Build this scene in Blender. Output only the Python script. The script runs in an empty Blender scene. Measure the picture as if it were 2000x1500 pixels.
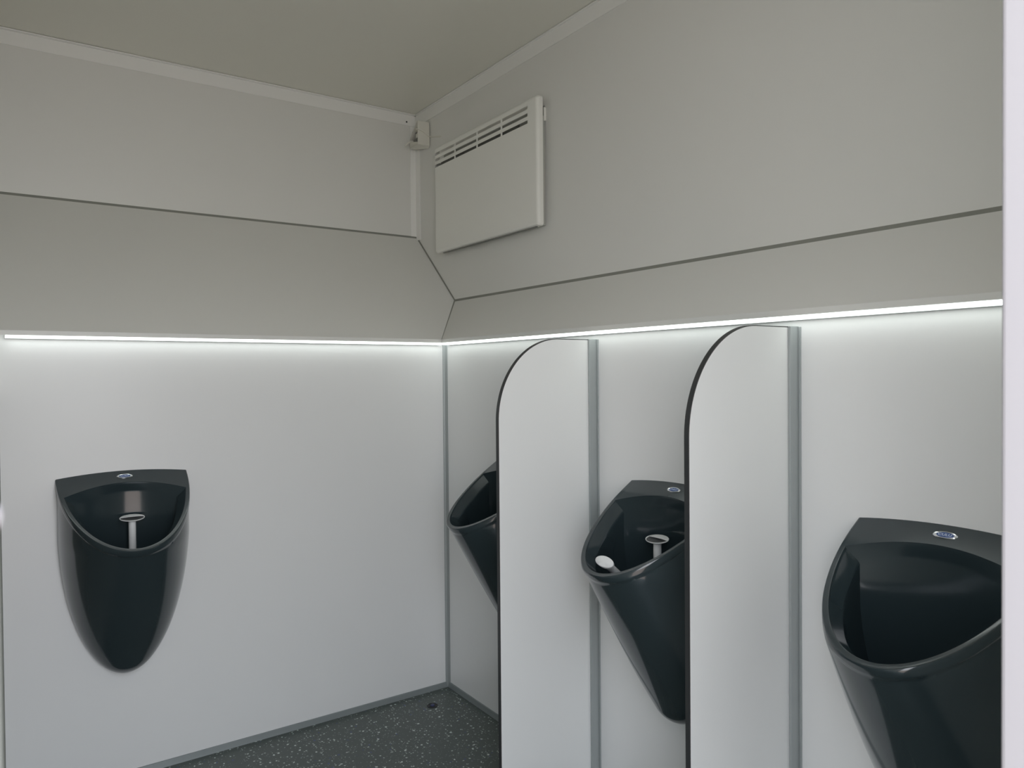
import bpy, bmesh, math, random
from mathutils import Vector, Matrix
random.seed(4)
PI = math.pi
C = bpy.context.scene.collection
SC = bpy.context.scene

# ---------------------------------------------------------------- camera
CX, CY, CZ = -1.5736, -2.778, 1.35
YAW, PITCH, ROLL, FPX = 0.6048, -0.0151, -0.0085, 1446.7
F = Vector((math.sin(YAW)*math.cos(PITCH), math.cos(YAW)*math.cos(PITCH), math.sin(PITCH)))
R0 = Vector((math.cos(YAW), -math.sin(YAW), 0))
U0 = R0.cross(F)
R = R0*math.cos(ROLL) + U0*math.sin(ROLL)
U = -R0*math.sin(ROLL) + U0*math.cos(ROLL)
cd = bpy.data.cameras.new('camera')
cam = bpy.data.objects.new('camera', cd); C.objects.link(cam)
M = Matrix.Identity(4)
for i in range(3):
    M[i][0] = R[i]; M[i][1] = U[i]; M[i][2] = -F[i]
M[0][3], M[1][3], M[2][3] = CX, CY, CZ
cam.matrix_world = M
cd.sensor_fit = 'HORIZONTAL'; cd.sensor_width = 36.0
cd.lens = FPX/2000*36; cd.clip_start = 0.005; cd.clip_end = 100
cd.dof.use_dof = True; cd.dof.focus_distance = 2.4; cd.dof.aperture_fstop = 11
SC.camera = cam

# ---------------------------------------------------------------- sky, light, exposure
LED_STRENGTH = 1.8
SKY_STRENGTH = 3.8
DOOR_H = 2.50
SC.cycles.max_bounces = 16; SC.cycles.diffuse_bounces = 10; SC.cycles.transmission_bounces = 6
w = bpy.data.worlds.new('overcast_sky'); SC.world = w; w.use_nodes = True
nt = w.node_tree; nt.nodes.clear()
wo = nt.nodes.new('ShaderNodeOutputWorld'); bg = nt.nodes.new('ShaderNodeBackground')
tc = nt.nodes.new('ShaderNodeTexCoord'); sep = nt.nodes.new('ShaderNodeSeparateXYZ')
cr = nt.nodes.new('ShaderNodeValToRGB')
nt.links.new(tc.outputs['Generated'], sep.inputs[0]); nt.links.new(sep.outputs['Z'], cr.inputs[0])
cr.color_ramp.elements[0].color = (0.86, 0.87, 0.90, 1)
cr.color_ramp.elements[1].color = (0.78, 0.86, 1.0, 1)
nt.links.new(cr.outputs[0], bg.inputs['Color']); bg.inputs['Strength'].default_value = SKY_STRENGTH
nt.links.new(bg.outputs[0], wo.inputs[0])
# daylight portal in the doorway (only guides sampling of the sky)
pd = bpy.data.lights.new('door_daylight', 'AREA'); pd.shape = 'RECTANGLE'; pd.size = 0.69; pd.size_y = DOOR_H
pd.cycles.is_portal = True
po = bpy.data.objects.new('door_daylight', pd); C.objects.link(po)
po.location = (-1.23, -2.66, DOOR_H/2); po.rotation_euler = (PI/2, 0, 0)
vs = SC.view_settings
SC.display_settings.display_device = 'sRGB'
vs.view_transform = 'Standard'; vs.look = 'None'; vs.gamma = 1.0; vs.use_curve_mapping = False
vs.exposure = 0.79

# ---------------------------------------------------------------- materials
def mat(name, col, rough=.5, metal=0.0, spec=.5, coat=0.0, emis=None, es=0.0, noise=0.0, nscale=8.0, bump=0.0, bscale=200.0):
    m = bpy.data.materials.new(name); m.use_nodes = True
    n = m.node_tree.nodes; l = m.node_tree.links
    b = n['Principled BSDF']
    b.inputs['Base Color'].default_value = (*col, 1)
    b.inputs['Roughness'].default_value = rough
    b.inputs['Metallic'].default_value = metal
    b.inputs['Specular IOR Level'].default_value = spec
    b.inputs['Coat Weight'].default_value = coat
    b.inputs['Coat Roughness'].default_value = 0.06
    t = n.new('ShaderNodeTexCoord')
    if noise:
        nz = n.new('ShaderNodeTexNoise'); nz.inputs['Scale'].default_value = nscale
        nz.inputs['Detail'].default_value = 3
        l.new(t.outputs['Object'], nz.inputs['Vector'])
        mx = n.new('ShaderNodeMix'); mx.data_type = 'RGBA'
        mx.inputs[6].default_value = (*[c*(1-noise) for c in col], 1)
        mx.inputs[7].default_value = (*[min(1, c*(1+noise)) for c in col], 1)
        l.new(nz.outputs['Fac'], mx.inputs[0]); l.new(mx.outputs[2], b.inputs['Base Color'])
    if bump:
        nb = n.new('ShaderNodeTexNoise'); nb.inputs['Scale'].default_value = bscale
        l.new(t.outputs['Object'], nb.inputs['Vector'])
        bp = n.new('ShaderNodeBump'); bp.inputs['Strength'].default_value = bump; bp.inputs['Distance'].default_value = .001
        l.new(nb.outputs['Fac'], bp.inputs['Height']); l.new(bp.outputs[0], b.inputs['Normal'])
    if emis:
        b.inputs['Emission Color'].default_value = (*emis, 1)
        b.inputs['Emission Strength'].default_value = es
    return m

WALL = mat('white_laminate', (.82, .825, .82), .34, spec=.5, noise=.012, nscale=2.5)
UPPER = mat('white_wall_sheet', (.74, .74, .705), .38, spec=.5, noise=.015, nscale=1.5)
SIDEG = mat('matt_grey_side_panel', (.33, .345, .32), .8, spec=.08)
SIDEW = mat('matt_white_side_panel', (.70, .71, .68), .75, spec=.12)
CEIL = mat('glossy_ceiling_sheet', (.74, .735, .665), .25, spec=.5, noise=.02, nscale=2.0)
TRIMW = mat('white_plastic_trim', (.84, .84, .81), .4)
JOINT = mat('grey_joint_profile', (.25, .255, .225), .5)
ALU = mat('satin_aluminium', (.40, .43, .43), .42, metal=.35, noise=.03, nscale=30)
ALUD = mat('satin_aluminium_base', (.28, .31, .31), .45, metal=.3, noise=.03, nscale=30)
PART = mat('partition_laminate', (.84, .85, .84), .32, noise=.01, nscale=3)
EDGE = mat('black_core_edge', (.035, .037, .038), .4)
CERAM = mat('anthracite_glaze', (.026, .039, .044), .13, spec=.5, coat=.3, noise=.05, nscale=6)
WPLAS = mat('white_plastic', (.88, .89, .88), .35)
HEAT = mat('heater_enamel', (.84, .84, .79), .35, bump=.05, bscale=900)
SHADEG = mat('dish_shade_grey', (.10, .105, .105), .5)
HEATC = mat('heater_casing_grey', (.42, .43, .39), .5)
HEATD = mat('heater_interior', (.16, .165, .15), .5)
CHROME = mat('chrome_badge', (.85, .87, .88), .12, metal=1.0)
BLUE = mat('blue_badge_enamel', (.05, .10, .28), .3)
SILVER = mat('silver_lettering', (.55, .62, .75), .3, metal=.3)
DARK = mat('dark_rubber', (.015, .016, .018), .5)
BLUEP = mat('blue_plug', (.05, .06, .14), .4)
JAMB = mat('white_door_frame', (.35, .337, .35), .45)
BOXM = mat('cream_plastic', (.70, .69, .62), .45)
GROUNDM = mat('brown_paving', (.46, .36, .29), .85, noise=.25, nscale=4, bump=.3, bscale=60)
LED = mat('led_diffuser', (.9, .9, .9), .5, emis=(.93, 1.0, .95), es=LED_STRENGTH)

def floor_mat():
    m = bpy.data.materials.new('speckled_vinyl'); m.use_nodes = True
    n = m.node_tree.nodes; l = m.node_tree.links
    b = n['Principled BSDF']; b.inputs['Roughness'].default_value = .34
    t = n.new('ShaderNodeTexCoord')
    nz = n.new('ShaderNodeTexNoise'); nz.inputs['Scale'].default_value = 60
    l.new(t.outputs['Object'], nz.inputs['Vector'])
    base = n.new('ShaderNodeMix'); base.data_type = 'RGBA'
    base.inputs[6].default_value = (.070, .088, .080, 1); base.inputs[7].default_value = (.088, .106, .098, 1)
    l.new(nz.outputs['Fac'], base.inputs[0])
    cur = base.outputs[2]
    # distort so that the chips are angular
    for (sc, rad, thr, colr, off) in ((85, .30, .74, (.50, .56, .52, 1), 0.0), (150, .28, .78, (.30, .34, .32, 1), 3.7),
                                     (45, .20, .72, (.62, .68, .64, 1), 7.3), (60, .24, .93, (.06, .08, .22, 1), 11.1)):
        mp = n.new('ShaderNodeMapping'); mp.inputs['Location'].default_value = (off, off*.7, 0)
        l.new(t.outputs['Object'], mp.inputs['Vector'])
        dn = n.new('ShaderNodeTexNoise'); dn.inputs['Scale'].default_value = sc*1.6
        l.new(mp.outputs[0], dn.inputs['Vector'])
        vm = n.new('ShaderNodeVectorMath'); vm.operation = 'MULTIPLY_ADD'
        vm.inputs[1].default_value = (.6/sc, .6/sc, 0)
        l.new(dn.outputs['Color'], vm.inputs[0]); l.new(mp.outputs[0], vm.inputs[2])
        v = n.new('ShaderNodeTexVoronoi'); v.voronoi_dimensions = '2D'; v.inputs['Scale'].default_value = sc
        l.new(vm.outputs[0], v.inputs['Vector'])
        sp = n.new('ShaderNodeSeparateColor'); l.new(v.outputs['Color'], sp.inputs[0])
        # chip radius varies with the cell
        rr = n.new('ShaderNodeMath'); rr.operation = 'MULTIPLY'; rr.inputs[1].default_value = rad
        l.new(sp.outputs[1], rr.inputs[0])
        lt = n.new('ShaderNodeMath'); lt.operation = 'LESS_THAN'
        l.new(v.outputs['Distance'], lt.inputs[0]); l.new(rr.outputs[0], lt.inputs[1])
        gt = n.new('ShaderNodeMath'); gt.operation = 'GREATER_THAN'; gt.inputs[1].default_value = thr
        l.new(sp.outputs[0], gt.inputs[0])
        mu = n.new('ShaderNodeMath'); mu.operation = 'MULTIPLY'
        l.new(lt.outputs[0], mu.inputs[0]); l.new(gt.outputs[0], mu.inputs[1])
        mx = n.new('ShaderNodeMix'); mx.data_type = 'RGBA'
        l.new(mu.outputs[0], mx.inputs[0]); l.new(cur, mx.inputs[6]); mx.inputs[7].default_value = colr
        cur = mx.outputs[2]
    l.new(cur, b.inputs['Base Color'])
    return m
FLOOR = floor_mat()

# ---------------------------------------------------------------- helpers
def obj(name, bm, m, parent=None, smooth=False, mats=None, bevel=0.0, loc=None):
    me = bpy.data.meshes.new(name)
    bmesh.ops.recalc_face_normals(bm, faces=bm.faces[:])
    bm.to_mesh(me); bm.free()
    for mm in (mats or [m]): me.materials.append(mm)
    if smooth:
        for p in me.polygons: p.use_smooth = True
    o = bpy.data.objects.new(name, me); C.objects.link(o)
    if parent: o.parent = parent
    if loc: o.location = loc
    if bevel:
        b = o.modifiers.new('bevel', 'BEVEL'); b.width = bevel; b.segments = 3; b.limit_method = 'ANGLE'; b.angle_limit = .6
    return o
def smooth_by_angle(o, deg=35):
    for p in o.data.polygons: p.use_smooth = True
    o.data.set_sharp_from_angle(angle=math.radians(deg))
def tag(o, label, cat, group=None):
    o['label'] = label; o['category'] = cat
    if group: o['group'] = group
    return o
def thing(name, label, cat, loc=(0, 0, 0), rotz=0, group=None):
    o = bpy.data.objects.new(name, None); C.objects.link(o)
    o.location = loc; o.rotation_euler = (0, 0, rotz); o.empty_display_size = .05
    return tag(o, label, cat, group)
def struct(name, bm, m, parent=None, **k):
    o = obj(name, bm, m, parent, **k)
    if not parent: o['kind'] = 'structure'
    return o
def box(bm, x0, x1, y0, y1, z0, z1):
    v = [bm.verts.new(p) for p in ((x0,y0,z0),(x1,y0,z0),(x1,y1,z0),(x0,y1,z0),(x0,y0,z1),(x1,y0,z1),(x1,y1,z1),(x0,y1,z1))]
    for f in ((0,3,2,1),(4,5,6,7),(0,1,5,4),(1,2,6,5),(2,3,7,6),(3,0,4,7)): bm.faces.new([v[i] for i in f])
    return v
def poly_slab(bm, pts, off):
    a = [bm.verts.new(p) for p in pts]; b = [bm.verts.new(Vector(p)+Vector(off)) for p in pts]
    bm.faces.new(a); bm.faces.new(b[::-1]); n = len(pts)
    for i in range(n): bm.faces.new((a[i], b[i], b[(i+1) % n], a[(i+1) % n]))
def bar(bm, p, q, w, t, up):
    """rectangular strip from p to q, w wide across, t thick along 'up'"""
    p = Vector(p); q = Vector(q); d = (q-p).normalized(); up = Vector(up); up = (up - d*up.dot(d)).normalized()
    s = d.cross(up)
    v = []
    for c in (p, q):
        for a, b in ((-1,-1),(1,-1),(1,1),(-1,1)): v.append(bm.verts.new(c + s*(a*w/2) + up*(b*t/2)))
    for f in ((3,2,1,0),(4,5,6,7),(0,1,5,4),(1,2,6,5),(2,3,7,6),(3,0,4,7)): bm.faces.new([v[i] for i in f])
def lathe(bm, prof, seg=32, sx=1, sy=1):
    rings = []
    for r, z in prof:
        if r < 1e-6: rings.append([bm.verts.new((0, 0, z))])
        else: rings.append([bm.verts.new((r*sx*math.cos(2*PI*i/seg), r*sy*math.sin(2*PI*i/seg), z)) for i in range(seg)])
    for a, b in zip(rings, rings[1:]):
        for i in range(seg):
            j = (i+1) % seg
            if len(a) == 1 and len(b) == 1: continue
            if len(a) == 1: bm.faces.new((a[0], b[i], b[j]))
            elif len(b) == 1: bm.faces.new((a[i], b[0], a[j]))
            else: bm.faces.new((a[i], b[i], b[j], a[j]))
def tube(bm, pts, r, seg=10):
    pts = [Vector(p) for p in pts]; rings = []
    for i, p in enumerate(pts):
        d = (pts[min(i+1, len(pts)-1)] - pts[max(i-1, 0)]).normalized()
        s = d.cross(Vector((0, 0, 1)))
        if s.length < .1: s = d.cross(Vector((1, 0, 0)))
        s.normalize(); t = s.cross(d)
        rings.append([bm.verts.new(p + s*r*math.cos(2*PI*k/seg) + t*r*math.sin(2*PI*k/seg)) for k in range(seg)])
    for a, b in zip(rings, rings[1:]):
        for k in range(seg): bm.faces.new((a[k], b[k], b[(k+1) % seg], a[(k+1) % seg]))
    bm.faces.new(rings[0][::-1]); bm.faces.new(rings[-1])

# ---------------------------------------------------------------- room dimensions (metres; z=0 floor)
XS = -1.577                      # side wall
YN, YO = -2.50, -2.66            # near wall, inside and outside faces
XJ = -0.884                      # right side of the doorway
E_ = 0.04                        # overhang of the sloped fascia over the lower wall
ZL = 1.4916                      # bottom of fascia
XR, YL = 0.1453, 0.5325          # upper walls
ZB, ZC, ZT = 1.6823, 2.0257, 2.6314
YB = -E_ + (YL+E_)*(ZB-ZL)/(ZC-ZL)
A = (-E_, -E_, ZL); B = (XR, YB, ZB); Cc = (XR, YL, ZC)

bm = bmesh.new(); box(bm, XS-.06, .06, YO, .06, -.03, 0); struct('floor', bm, FLOOR)
bm = bmesh.new(); box(bm, XS-.06, XR+.05, YO, YL+.05, ZT, ZT+.04); struct('ceiling', bm, CEIL)
# lower walls
bm = bmesh.new(); box(bm, XS, 0, 0, .02, 0, ZL+.004); struct('wall_end_lower', bm, WALL)
bm = bmesh.new(); box(bm, 0, .02, YN, .02, 0, ZL+.004); struct('wall_right_lower', bm, WALL)
# sloped fascia
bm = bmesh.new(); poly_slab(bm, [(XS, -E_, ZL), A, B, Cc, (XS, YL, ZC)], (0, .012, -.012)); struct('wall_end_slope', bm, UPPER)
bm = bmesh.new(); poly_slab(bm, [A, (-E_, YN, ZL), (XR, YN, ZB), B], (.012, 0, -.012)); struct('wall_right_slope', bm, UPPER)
# upper walls
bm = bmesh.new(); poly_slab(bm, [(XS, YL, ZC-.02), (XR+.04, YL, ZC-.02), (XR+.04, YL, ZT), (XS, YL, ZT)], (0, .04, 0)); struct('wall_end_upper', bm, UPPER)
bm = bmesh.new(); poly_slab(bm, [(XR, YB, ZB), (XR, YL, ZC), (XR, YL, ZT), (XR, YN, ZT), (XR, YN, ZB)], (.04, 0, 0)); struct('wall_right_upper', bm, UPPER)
# side wall
bm = bmesh.new(); box(bm, XS-.06, XS, YO, 0, 0, 1.30); struct('wall_left_lower', bm, SIDEG)
bm = bmesh.new(); poly_slab(bm, [(XS, YO, 1.30), (XS, 0, 1.30), (XS, 0, ZL), (XS, YL, ZC), (XS, YL, ZT), (XS, YO, ZT)], (-.06, 0, 0)); struct('wall_left', bm, SIDEW)
# near wall with the doorway (opening runs from the side wall to XJ)
bm = bmesh.new()
box(bm, XJ+.05, XR+.05, YO, YN, 0, ZT); box(bm, XS, XJ+.05, YO, YN, DOOR_H, ZT)
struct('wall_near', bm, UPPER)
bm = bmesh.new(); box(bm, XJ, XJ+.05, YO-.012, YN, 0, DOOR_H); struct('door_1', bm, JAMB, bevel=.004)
# outside ground
bm = bmesh.new(); box(bm, -9, 9, -14, 5, -.50, -.45); struct('ground', bm, GROUNDM)

# grey joint strips along the panel edges
def strip(n, p, q, up, w=.0125):
    bm = bmesh.new(); bar(bm, p, q, w, .003, up); struct('trim_%d' % n, bm, JOINT)
nL = Vector((0, -1, 1)).normalized()
strip(1, (XS, YL-.001, ZC), (XR-.002, YL-.001, ZC), (0, -1, .4))
strip(2, (XR-.001, YL-.002, ZC), (XR-.001, YB, ZB), (-1, 0, .2))
strip(3, (XR-.001, YB, ZB), (XR-.001, YN, ZB), (-1, 0, .4))
strip(4, (-E_+.001, -E_+.001, ZL), (XR-.001, YB, ZB), (-1, -1, .8))
# fascia bottom lips
bm = bmesh.new(); box(bm, XS, -E_, -E_, -E_+.003, ZL-.0125, ZL+.002); struct('trim_5', bm, UPPER)
bm = bmesh.new(); box(bm, -E_, -E_+.003, YN, -E_, ZL-.0125, ZL+.002); struct('trim_6', bm, UPPER)
# ceiling angle trims
def angle_trim(n, axis):
    bm = bmesh.new(); h = .058; t = .004
    if axis == 'x':
        box(bm, XS, XR, YL-t, YL, ZT-h, ZT-.006); box(bm, XS, XR, YL-.018, YL, ZT-.006, ZT-.001)
    else:
        box(bm, XR-t, XR, YN, YL, ZT-h-.002, ZT-.006); box(bm, XR-.012, XR, YN, YL, ZT-.006, ZT-.001)
    struct('trim_%d' % n, bm, TRIMW, bevel=.0012)
angle_trim(7, 'x'); angle_trim(8, 'y')
bm = bmesh.new()
box(bm, XR-.032, XR, YL-.004, YL, ZC+.005, ZT-.06); box(bm, XR-.004, XR, YL-.045, YL-.004, ZC-.015, ZT-.06)
struct('trim_9', bm, TRIMW, bevel=.001)
# lower corner trim and the base trims
bm = bmesh.new()
pts = [(0, 0), (-.014, 0), (-.0125, -.003), (-.0075, -.0065), (-.004, -.0115), (-.0015, -.016), (0, -.018)]
poly_slab(bm, [(x, y, 0) for x, y in pts], (0, 0, ZL-.021)); struct('trim_10', bm, ALU)
def base_trim(name, along):
    bm = bmesh.new(); prof = [(0, 0), (.007, 0), (.006, .006), (.004, .021), (0, .022)]
    if along == 'x': poly_slab(bm, [(XS, -p, z) for p, z in prof], (-XS, 0, 0))
    else: poly_slab(bm, [(-p, YN, z) for p, z in prof], (0, -YN, 0))
    struct(name, bm, ALUD)
base_trim('baseboard_end', 'x'); base_trim('baseboard_right', 'y')

# ---------------------------------------------------------------- LED light strips
def led(label, along):
    if along == 'x': t = thing('light_strip', label, 'light strip', (XS/2, 0, ZL), 0, 'white light strips under the sloped wall panels')
    else: t = thing('light_strip', label, 'light strip', (0, YN/2, ZL), PI/2, 'white light strips under the sloped wall panels')
    L = (-XS if along == 'x' else -YN)
    s = -1
    # local frame: x along, y towards the wall (0 = wall face), z up from the fascia bottom
    bm = bmesh.new()
    sgn = -1 if along == 'x' else 1
    a, b = (-L/2+(.018 if along == 'x' else .004), L/2-.034)
    def bx(y0, y1, z0, z1):
        ya, yb = sorted((sgn*y0, sgn*y1)); box(bm, a, b, ya, yb, z0, z1)
    bx(.001, .036, -.0125, -.0035)
    obj('profile', bm, ALU, t)
    bm = bmesh.new(); bx(.012, .034, -.0215, -.0127)
    obj('diffuser', bm, LED, t, bevel=.002)
    bm = bmesh.new(); bx(.001, .0115, -.0222, -.0127)
    obj('cover_edge', bm, ALU, t)
    return t
led('glowing white light strip along the end wall above the single urinal', 'x')
led('glowing white light strip along the right wall above the partitions', 'y')

# ---------------------------------------------------------------- partitions
def partition(y, label):
    t = thing('urinal_partition', label, 'partition', (0, y, 0), 0, 'white urinal partitions with rounded tops')
    D, Z, T = .377, 1.453, .012; x0 = .030
    rx, rz = .225, .245
    out = [(-x0, .0), (-x0, Z)]
    for i in range(41):
        a = PI/2*i/40
        out.append((-(D-rx) - rx*math.sin(a), Z-rz + rz*math.cos(a)))
    out.append((-D, 0))
    bm = bmesh.new(); poly_slab(bm, [(x, -T/2, z) for x, z in out], (0, T, 0))
    bm.faces.ensure_lookup_table()
    o = obj('panel', bm, PART, t, mats=[PART])
    # dark core edge: thin band following the outline
    bm = bmesh.new(); n = len(out)
    path = out[1:]
    ring = []
    for i, (x, z) in enumerate(path):
        p0 = Vector(path[max(i-1, 0)]); p1 = Vector(path[min(i+1, len(path)-1)])
        d = (p1-p0).normalized(); nn = Vector((-d.y, d.x))
        if i == 0: nn = Vector((0, 1))
        if i == len(path)-1: nn = Vector((-1, 0))
        if nn.x > .01: nn = -nn
        if nn.y < -.01: nn = -nn
        q = Vector((x, z)) + nn*.0015; e = Vector((x, z)) - nn*.0008
        h = T/2+.0002
        ring.append([bm.verts.new((c.x, s*h, c.y)) for c, s in ((e, -1), (q, -1), (q, 1), (e, 1))])
    for a, b in zip(ring, ring[1:]):
        for k in range(4): bm.faces.new((a[k], b[k], b[(k+1) % 4], a[(k+1) % 4]))
    bm.faces.new(ring[0][::-1]); bm.faces.new(ring[-1])
    e = obj('edge_band', bm, EDGE, t); e['label'] = 'dark edge band'
    # aluminium wall channel
    bm = bmesh.new()
    box(bm, -.034, 0, -.0135, -.0068, .0, Z+.002); box(bm, -.034, 0, .0068, .0135, 0, Z+.002); box(bm, -.006, 0, -.0068, .0068, 0, Z+.002)
    box(bm, -.004, 0, -.020, -.0135, .0, Z+.001)
    c = obj('wall_channel', bm, ALU, t, bevel=.0012); c['label'] = 'grey aluminium wall channel'
    return t
partition(-.970, 'white partition with black rounded edge nearer the room corner')
partition(-1.697, 'white partition with black rounded edge nearest the right door frame')

# ---------------------------------------------------------------- urinals
W0, P0, ZR, ZTIP, SL = .1925, .322, 1.021, .357, .60
def wz(z):
    h = max(0., z-ZTIP)/.50
    return W0 if h >= 1 else W0*math.sqrt(max(0, 1-(1-h)**2))
def pz(z):
    h = z-ZTIP; hl = ZR-SL*P0-ZTIP
    if h >= hl: return P0
    if h < 0: return .0
    h0 = .05; pk = .072
    if h < h0: return pk*math.sqrt(max(0, 1-(1-h/h0)**2))*(.82+.18*h/h0)
    return pk + (P0-pk)*((h-h0)/(hl-h0))
def ztop(x, p):
    return ZR - SL*p + .013*max(0, 1-(x/W0)**2)*max(0, 1-p/.14)
def urinal_parts():
    NA = 56; NB = 28
    bm = bmesh.new()
    def loop_outer(t, grow=0.0, drop=0.0):
        L = []
        for i in range(NA+1):
            a = PI*i/NA; ca, sa = -math.cos(a), math.sin(a)
            x0, p0 = W0*ca, P0*sa
            zr = ztop(x0, p0)
            z = zr + (ZTIP-zr)*t - drop
            if t >= 1: x, p = 0, 0; z = ZTIP
            else:
                x, p = wz(z)*ca, pz(z)*sa
            x += grow*ca; p += grow*sa
            L.append((x, max(p, 0), z))
        for i in range(1, NB):
            u = 1-2*i/NB
            xe = L[0][0]; x = -xe*u
            zr = ztop(W0*u, 0); z = zr + (ZTIP-zr)*t - drop
            L.append((x, 0.0, z))
        return L
    def inner(k, inset, depth, pback, bulge, zb=None, s=0.0):
        """front arc + back arc; depth below the rim plane"""
        L = []
        a0 = .27
        pts = []
        for i in range(NA+1):
            a = a0 + (PI-2*a0)*i/NA
            x, p = -(W0-inset)*math.cos(a), (P0-inset)*math.sin(a)
            pts.append((x, p))
        xl, pl = pts[0]; xr, pr = pts[-1]
        for i in range(1, NB):
            u = 1-2*i/NB
            pts.append((xr*u, pl - bulge*(1-u*u)))
        for x, p in pts:
            z = ztop(x, p)-depth
            L.append((x, p, z))
        return L
    loops = []
    # tip to rim
    ts = [1-(1-i/26)**1.0 for i in range(26)]
    ts = [i/30 for i in range(26)] + [.875, .905, .93, .95, .965, .978, .988, .995]
    outer = []
    for t in ts[::-1]:
        if t < .02: break
        outer.append(loop_outer(t))
    outer.append(loop_outer(0, 0, .030)); outer.append(loop_outer(0, .0002, .024)); outer.append(loop_outer(0, .0028, .021))
    outer.append(loop_outer(0, .0035, .016)); outer.append(loop_outer(0, .0035, .008)); outer.append(loop_outer(0, .0035, .004)); outer.append(loop_outer(0, .0026, .0015)); outer.append(loop_outer(0, .0008, .0003)); outer.append(loop_outer(0, -.0012, 0))
    loops += outer
    rim_i = len(loops)
    for ins, dep in ((.0070, 0), (.0080, .0003), (.0090, .0012), (.0095, .0030), (.0125, .0075), (.034, .033), (.0365, .037), (.038, .042)):
        loops.append(inner(0, ins, dep, 0, .036))
    top = loops[-1]
    # deep part of the basin: narrow towards a low sump, staying inside the shell
    zb = .60; cx, cp = 0.0, .085
    for t in (.12, .25, .4, .55, .7, .85, .95, 1.0):
        L = []
        for (x, p, z) in top:
            zz = z + (zb-z)*t
            hl = ZR-SL*P0-ZTIP
            kx = (wz(zz)-.03)/(W0-.03); 
            pm = max(.07, pz(zz)-.028)
            kp = min(1, pm/(P0-.028))
            xx = x*kx; pp = .022 + (p-.022)*kp
            q = 1 - .25*t**3
            L.append((cx+(xx-cx)*q, cp+(pp-cp)*q if t > .5 else pp, zz))
        loops.append(L)
    vv = [[bm.verts.new((x, -p, z)) for x, p, z in L] for L in loops]
    n = len(loops[0])
    for a, b in zip(vv, vv[1:]):
        for i in range(n):
            j = (i+1) % n
            bm.faces.new((a[i], a[j], b[j], b[i]))
    tipv = bm.verts.new((0, 0, ZTIP))
    for i in range(n): bm.faces.new((tipv, vv[0][(i+1) % n], vv[0][i]))
    c = Vector((0, 0, 0))
    for v in vv[-1]: c += v.co
    cv = bm.verts.new(c/n)
    for i in range(n): bm.faces.new((cv, vv[-1][i], vv[-1][(i+1) % n]))
    bmesh.ops.remove_doubles(bm, verts=bm.verts[:], dist=.00005)
    return bm

def text_mesh(txt, size, ext):
    cu = bpy.data.curves.new('lettering', 'FONT'); cu.body = txt; cu.size = size; cu.extrude = ext
    cu.align_x = 'CENTER'; cu.align_y = 'CENTER'; cu.resolution_u = 6; cu.offset = size*.012
    to = bpy.data.objects.new('lettering', cu); C.objects.link(to)
    bpy.context.view_layer.update()
    me = bpy.data.meshes.new_from_object(to)
    bpy.data.objects.remove(to); bpy.data.curves.remove(cu)
    return me

def make_urinal(label, loc, rot):
    # local: wall plane y=0, bowl towards -y
    t = thing('urinal', label, 'urinal', loc, rot, 'dark wall-hung urinals')
    o = obj('bowl', urinal_parts(), CERAM, t); smooth_by_angle(o, 38)
    # badge, lying on the sloped back shelf
    px, pp = .0, .024
    z = ztop(px, pp)
    e = .004
    sl = (ztop(px, pp+e)-ztop(px, pp-e))/(2*e)
    bm = bmesh.new(); lathe(bm, [(0, 0), (.0238, 0), (.0238, .0012), (.0218, .0028), (.0185, .0026), (.0175, .0016), (0, .0016)], 40, 1, .40)
    bd = obj('badge', bm, CHROME, t, loc=(px, -pp, z-.0004)); bd['label'] = 'chrome oval badge'
    bd.rotation_euler = (math.atan(-sl)*1.0, 0, 0)
    smooth_by_angle(bd, 30)
    bm = bmesh.new(); lathe(bm, [(0, .0006), (.0172, .0006), (.0165, .0024), (0, .0026)], 36, 1, .38)
    c = obj('badge_inlay', bm, BLUE, bd); c['label'] = 'blue inlay'
    me = text_mesh('CULU', .0088, .0004); me.materials.append(SILVER)
    tx = bpy.data.objects.new('lettering', me); C.objects.link(tx); tx.parent = bd; tx.location = (0, -.0002, .0028); tx.scale = (1.15, 1.0, 1)
    tx['label'] = 'silver letters CULU'
    return t
def copy_tree(o, parent=None):
    c = o.copy(); C.objects.link(c)
    if parent: c.parent = parent
    for ch in o.children: copy_tree(ch, c)
    return c
u1 = make_urinal('dark grey wall-hung urinal alone on the end wall', (-1.2377, 0, 0), 0)
for y, lab in ((-.603, 'dark grey wall-hung urinal in the corner bay, mostly behind the partition'),
               (-1.330, 'dark grey wall-hung urinal between the two partitions'),
               (-2.055, 'dark grey wall-hung urinal on the right wall beside the door frame')):
    c = copy_tree(u1); c.location = (0, y, 0); c.rotation_euler = (0, 0, -PI/2); c['label'] = lab

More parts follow.
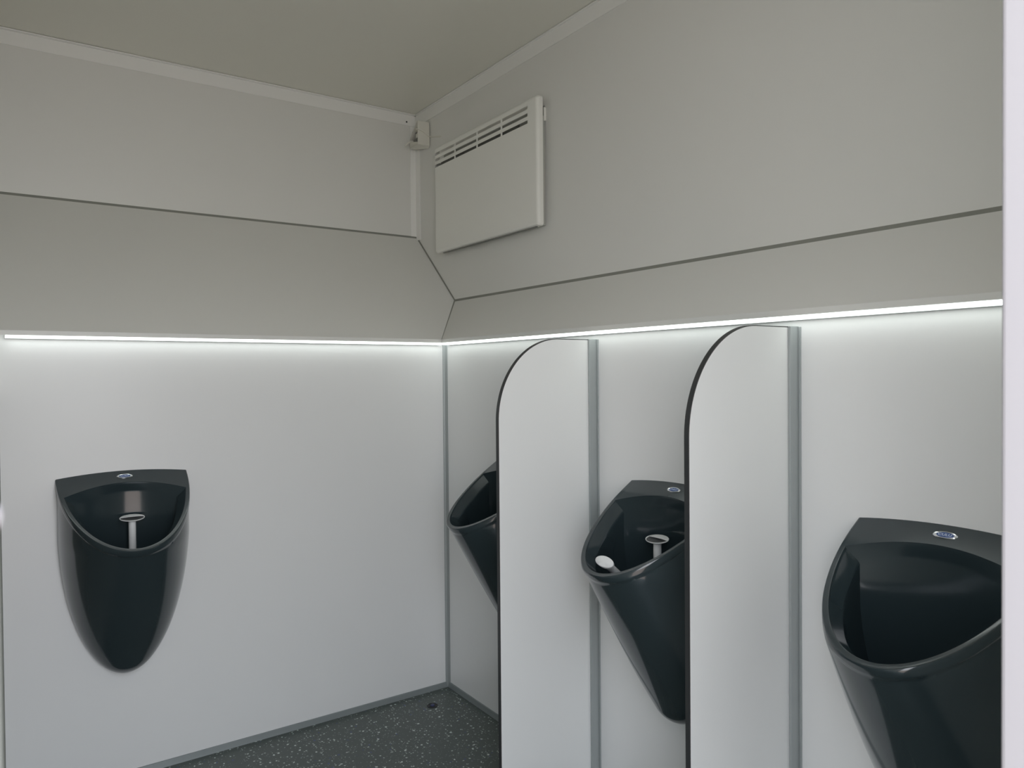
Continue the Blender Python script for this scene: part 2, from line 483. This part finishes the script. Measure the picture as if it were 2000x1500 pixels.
# ---------------------------------------------------------------- white plastic inserts
def insert(label, loc, rotz, stem_len=.262, group=None):
    t = thing('drain_insert', label, 'drain insert', loc, rotz, group)
    # origin at the cap underside, stem down -z
    bm = bmesh.new()
    lathe(bm, [(0, -.0035), (.012, -.0035), (.024, -.0015), (.033, .0016), (.0368, .0036), (.0375, .0050), (.0370, .0064), (.0355, .0064), (.0348, .0048), (.032, .0030), (.02, .0008), (0, 0)], 44, 1, .70)
    o = obj('dish', bm, WPLAS, t); smooth_by_angle(o, 40)
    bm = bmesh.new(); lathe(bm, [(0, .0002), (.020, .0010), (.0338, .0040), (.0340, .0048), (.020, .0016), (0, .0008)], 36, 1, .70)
    o = obj('shade_disc', bm, SHADEG, t); o['label'] = 'dark grey disc standing for the shade inside the dish'  # added disc: its grey paints in the shade under the lid
    # half lid on the rear side, domed, straight front edge
    bm = bmesh.new(); n = 24
    def arc(rx, ry, z, y=0): return [(rx*math.cos(PI*i/n), y+ry*math.sin(PI*i/n), z) for i in range(n+1)]
    bot = arc(.0358, .0250, .0050); top = arc(.0364, .0255, .0068)
    mid = [(.0362*math.cos(PI*i/n), .0130*math.sin(PI*i/n), .0068+.0022*math.sin(PI*i/n)) for i in range(n+1)]
    ed = [(.0362*math.cos(PI*i/n), .001, .0068+.0028*math.sin(PI*i/n)) for i in range(n+1)]
    edb = [(x, y, z-.0016) for x, y, z in ed]
    rows = [[bm.verts.new(p) for p in r] for r in (bot, top, mid, ed, edb)]
    for a, b in zip(rows, rows[1:]):
        for i in range(n): bm.faces.new((a[i], a[i+1], b[i+1], b[i]))
    o = obj('half_lid', bm, WPLAS, t); smooth_by_angle(o, 50)
    bm = bmesh.new(); lathe(bm, [(0, -stem_len), (.010, -stem_len), (.0112, -stem_len+.002), (.0112, -.0040), (0, -.0040)], 24)
    o = obj('stem', bm, WPLAS, t); smooth_by_angle(o, 40)
    for c_ in t.children:
        if c_.name.split('.')[0] != 'stem': c_.rotation_euler = (.24, 0, 0)
    return t
g = 'white mushroom-shaped inserts in the urinals'
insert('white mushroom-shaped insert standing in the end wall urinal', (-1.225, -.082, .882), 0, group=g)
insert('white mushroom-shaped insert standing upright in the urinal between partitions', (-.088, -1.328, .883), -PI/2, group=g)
# the second one leans against the inner left side of the middle bowl
t = thing('drain_insert', 'white oval-headed insert leaning on the front rim inside the middle urinal', 'drain insert', (-.252, -1.295, .842), 0, g)
bm = bmesh.new(); lathe(bm, [(0, -.004), (.024, -.003), (.0295, .0), (.0295, .003), (.027, .0045), (0, .0058)], 40, 1, .52)
o = obj('cap', bm, WPLAS, t); smooth_by_angle(o, 40)
bm = bmesh.new(); lathe(bm, [(0, -.012), (.019, -.011), (.0265, -.007), (.0265, -.0045), (0, -.004)], 36, 1, .56)
o = obj('collar', bm, WPLAS, t); smooth_by_angle(o, 40)
bm = bmesh.new(); lathe(bm, [(0, -.17), (.009, -.17), (.0105, -.168), (.0105, -.010), (0, -.010)], 24)
o = obj('stem', bm, WPLAS, t); smooth_by_angle(o, 40)
axis = Vector((-.75, -.21, .55)).normalized()
lx = Vector((.60, -.55, -.45)); lx = (lx - axis*lx.dot(axis)).normalized(); ly = axis.cross(lx)
t.rotation_euler = Matrix((lx, ly, axis)).transposed().to_euler()

# ---------------------------------------------------------------- convector heater
def heater():
    FX = .0953
    y0, y1, z0, z1 = -.5435, .2530, 1.905, 2.393
    t = thing('convector_heater', 'white convector heater with top slots on the upper right wall', 'heater', (XR, (y0+y1)/2, z0))
    oy, oz = (y0+y1)/2, z0
    r = .013
    sw = []  # slot columns (in y), from right (near camera) to left
    a, b = -.4826, .2440; gap = .011; cw = (b-a-3*gap)/4
    for i in range(4): sw.append((a+i*(cw+gap), a+i*(cw+gap)+cw))
    sr = [(zc-.0062, zc+.0062) for zc in (2.3060, 2.3330, 2.3600)]
    def edge(lo, hi): return [lo + r*(1-math.cos(PI/2*k/5)) for k in range(6)], [hi - r*(1-math.cos(PI/2*k/5)) for k in range(5, -1, -1)]
    def uniq(l): 
        l = sorted(l); o = [l[0]]
        for v in l[1:]:
            if v-o[-1] > 1e-5: o.append(v)
        return o
    r0 = r
    # left rounding is tighter so that the slots nearly reach it
    ys = uniq([y0 + r*(1-math.cos(PI/2*k/5)) for k in range(6)] + [v for s in sw for v in s] + [y1 - .008*(1-math.cos(PI/2*k/5)) for k in range(6)])
    zs = uniq([z0 + r*(1-math.cos(PI/2*k/5)) for k in range(6)] + [v for s in sr for v in s] + [z1 - r*(1-math.cos(PI/2*k/5)) for k in range(6)])
    def dep(y, z):
        def f(d, rr): 
            if d >= rr: return 0
            q = (rr-d)/rr; return 1-math.sqrt(max(0, 1-q*q))
        q = [f(y-y0, r), f(y1-y, .008), f(z-z0, r), f(z1-z, r)]
        return min(1, max(q[0], q[1]) + max(q[2], q[3])) * r
    bm = bmesh.new(); G = {}
    for i, y in enumerate(ys):
        for j, z in enumerate(zs):
            # round the corner outline
            yy, zz = y, z; cr_ = .010
            for cy, sy in ((y0+cr_, -1), (y1-cr_, 1)):
                for cz, sz in ((z0+cr_, -1), (z1-cr_, 1)):
                    dy, dz = (y-cy)*sy, (z-cz)*sz
                    if dy > 0 and dz > 0:
                        m_ = max(dy, dz); l_ = math.hypot(dy, dz)
                        yy = cy + sy*dy*m_/l_; zz = cz + sz*dz*m_/l_
            G[i, j] = bm.verts.new((FX + dep(y, z) - XR, yy-oy, zz-oz))
    for i in range(len(ys)-1):
        for j in range(len(zs)-1):
            ym, zm = (ys[i]+ys[i+1])/2, (zs[j]+zs[j+1])/2
            if any(s[0] < ym < s[1] for s in sw) and any(s[0] < zm < s[1] for s in sr): continue
            bm.faces.new((G[i, j], G[i+1, j], G[i+1, j+1], G[i, j+1]))
    # skirt back from the outline
    per = [(i, 0) for i in range(len(ys))] + [(len(ys)-1, j) for j in range(1, len(zs))] + [(i, len(zs)-1) for i in range(len(ys)-2, -1, -1)] + [(0, j) for j in range(len(zs)-2, 0, -1)]
    bk = {}
    for k in per:
        c = G[k].co; bk[k] = bm.verts.new((FX+.027-XR, c.y, c.z))
    for a_, b_ in zip(per, per[1:]+per[:1]): bm.faces.new((G[a_], bk[a_], bk[b_], G[b_]))
    o = obj('front_panel', bm, HEAT, t)
    s = o.modifiers.new('thick', 'SOLIDIFY'); s.thickness = .0012; s.offset = -1
    # casing behind: open box with back and floor
    bm = bmesh.new()
    cy0, cy1, cz0, cz1 = y0+.014-oy, y1-.010-oy, .004, z1-z0-.030
    X0, X1 = FX+.006-XR, -.003
    th = .002
    box(bm, X1-th, X1, cy0, cy1, cz0, cz1); box(bm, X0, X1-th, cy0, cy0+th, cz0, cz1-.04); box(bm, X0, X1-th, cy1-th, cy1, cz0, cz1-.04)
    box(bm, X0+.020, X1-th, cy0+th, cy1-th, cz0, cz0+th)
    obj('casing', bm, HEATC, t)
    bm = bmesh.new()   # fins of the heating element seen through the slots
    box(bm, X0+.012, X0+.016, cy0+.13, cy1-.02, .05, z1-z0-.062)
    obj('heating_element', bm, HEATD, t)
    bm = bmesh.new(); bar(bm, (X0+.004, cy0+.004, -.004), (X0+.004, cy1-.05, -.004), .006, .003, (0, 0, 1))
    obj('lower_rail', bm, HEATD, t)
    bm = bmesh.new()   # wall bracket showing at the right side
    box(bm, -.010, 0, cy0-.004, cy0, .40, .45)
    obj('wall_bracket', bm, HEAT, t, bevel=.001)
    return t
heater()

# ---------------------------------------------------------------- junction box and cables
def crom(P, n=8):
    P = [Vector(p) for p in P]; out = []
    for i in range(len(P)-1):
        p0, p1, p2, p3 = P[max(i-1, 0)], P[i], P[i+1], P[min(i+2, len(P)-1)]
        for k in range(n):
            t = k/n; out.append(.5*((2*p1)+(-p0+p2)*t+(2*p0-5*p1+4*p2-p3)*t*t+(-p0+3*p1-3*p2+p3)*t**3))
    out.append(P[-1]); return out
def jbox():
    # mounted across the upper corner; local x = along the front, y = back into the corner, z = up
    t = thing('junction_box', 'small open cream junction box mounted across the upper corner beside the heater', 'junction box', (.0815, .3880, 2.4395), -.116)
    W_, D_, H_, th = .060, .107, .115, .003
    bm = bmesh.new()
    box(bm, 0, W_, 0, th, .004, H_)                       # front
    box(bm, W_-th, W_, th, .022, .004, H_)                # right side
    box(bm, 0, W_-th, th, .022, H_-th, H_)                # top
    obj('body', bm, BOXM, t, bevel=.0012)
    bm = bmesh.new(); box(bm, .012, .044, D_-th, D_, .01, H_-.02)
    obj('back_plate', bm, BOXM, t)
    bm = bmesh.new()                                      # sloping lid, hinged at the top front edge
    poly_slab(bm, [(-.001, .002, H_-.001), (.040, .002, H_-.001), (.040, D_, .048), (-.001, D_, .048)], (0, .002, .003))
    obj('lid', bm, BOXM, t)
    bm = bmesh.new()                                      # bottom tray
    poly_slab(bm, [(0, .001, .004), (W_, .001, .004), (W_, .022, -.004), (.03, D_, .010), (0, D_, .012)], (0, 0, .003))
    poly_slab(bm, [(0, .003, .006), (0, D_, .012), (0, D_, .042), (0, .003, .016)], (.003, 0, 0))
    obj('tray', bm, BOXM, t)
    bm = bmesh.new(); box(bm, .008, .040, .012, .050, .045, .066)
    o = obj('terminal_block', bm, BOXM, t, bevel=.002)
    bm = bmesh.new(); box(bm, .004, .044, .020, D_-.006, .012, .040); box(bm, .010, .044, .052, .060, .040, .075)
    o = obj('wiring', bm, HEATD, t); o['label'] = 'dark wiring inside'
    bm = bmesh.new(); tube(bm, crom([(.004, .020, .074), (-.006, .004, .075), (.004, -.006, .073), (.022, -.008, .066), (.040, -.007, .056), (.053, -.010, .046), (.060, -.030, .038), (.069, -.070, .030), (.080, -.110, .020)]), .0028)
    o = obj('cable', bm, BOXM, t, smooth=True); o['label'] = 'thin cream cable running to the heater'
    bm = bmesh.new(); tube(bm, crom([(.006, .07, .036), (-.006, .082, .036), (-.018, .094, .030), (-.026, .104, .018)]), .0032)
    obj('cable_stub', bm, BOXM, t, smooth=True)
    return t
jbox()

# screws on the ceiling trims
def screw(loc, nrm, label):
    bm = bmesh.new(); lathe(bm, [(0, 0), (.0042, 0), (.0042, .0012), (.0025, .0022), (0, .0024)], 16)
    o = obj('screw', bm, DARK, loc=loc); o.rotation_euler = Vector(nrm).to_track_quat('Z', 'Y').to_euler()
    tag(o, label, 'screw')
screw((.094, YL-.0042, 2.590), (0, -1, 0), 'tiny dark screw in the ceiling trim left of the junction box')
screw((XR-.0042, -.960, 2.588), (-1, 0, 0), 'tiny dark screw in the right ceiling trim at the top of the photo')

# ---------------------------------------------------------------- floor drain
t = thing('floor_drain', 'small round dark drain cap in the speckled floor near the corner', 'floor drain', (-.148, -.128, 0))
bm = bmesh.new(); lathe(bm, [(0, .0003), (.0225, .0003), (.0225, .0016), (.019, .0018), (.017, .0008), (0, .0008)], 32); obj('cap', bm, DARK, t)
bm = bmesh.new(); lathe(bm, [(0, .0008), (.0085, .0008), (.0085, .004), (.006, .006), (0, .006)], 24); o = obj('plug', bm, BLUEP, t); o['label'] = 'dark blue plug'

# white bumpers on the left side of the doorway, close to the camera
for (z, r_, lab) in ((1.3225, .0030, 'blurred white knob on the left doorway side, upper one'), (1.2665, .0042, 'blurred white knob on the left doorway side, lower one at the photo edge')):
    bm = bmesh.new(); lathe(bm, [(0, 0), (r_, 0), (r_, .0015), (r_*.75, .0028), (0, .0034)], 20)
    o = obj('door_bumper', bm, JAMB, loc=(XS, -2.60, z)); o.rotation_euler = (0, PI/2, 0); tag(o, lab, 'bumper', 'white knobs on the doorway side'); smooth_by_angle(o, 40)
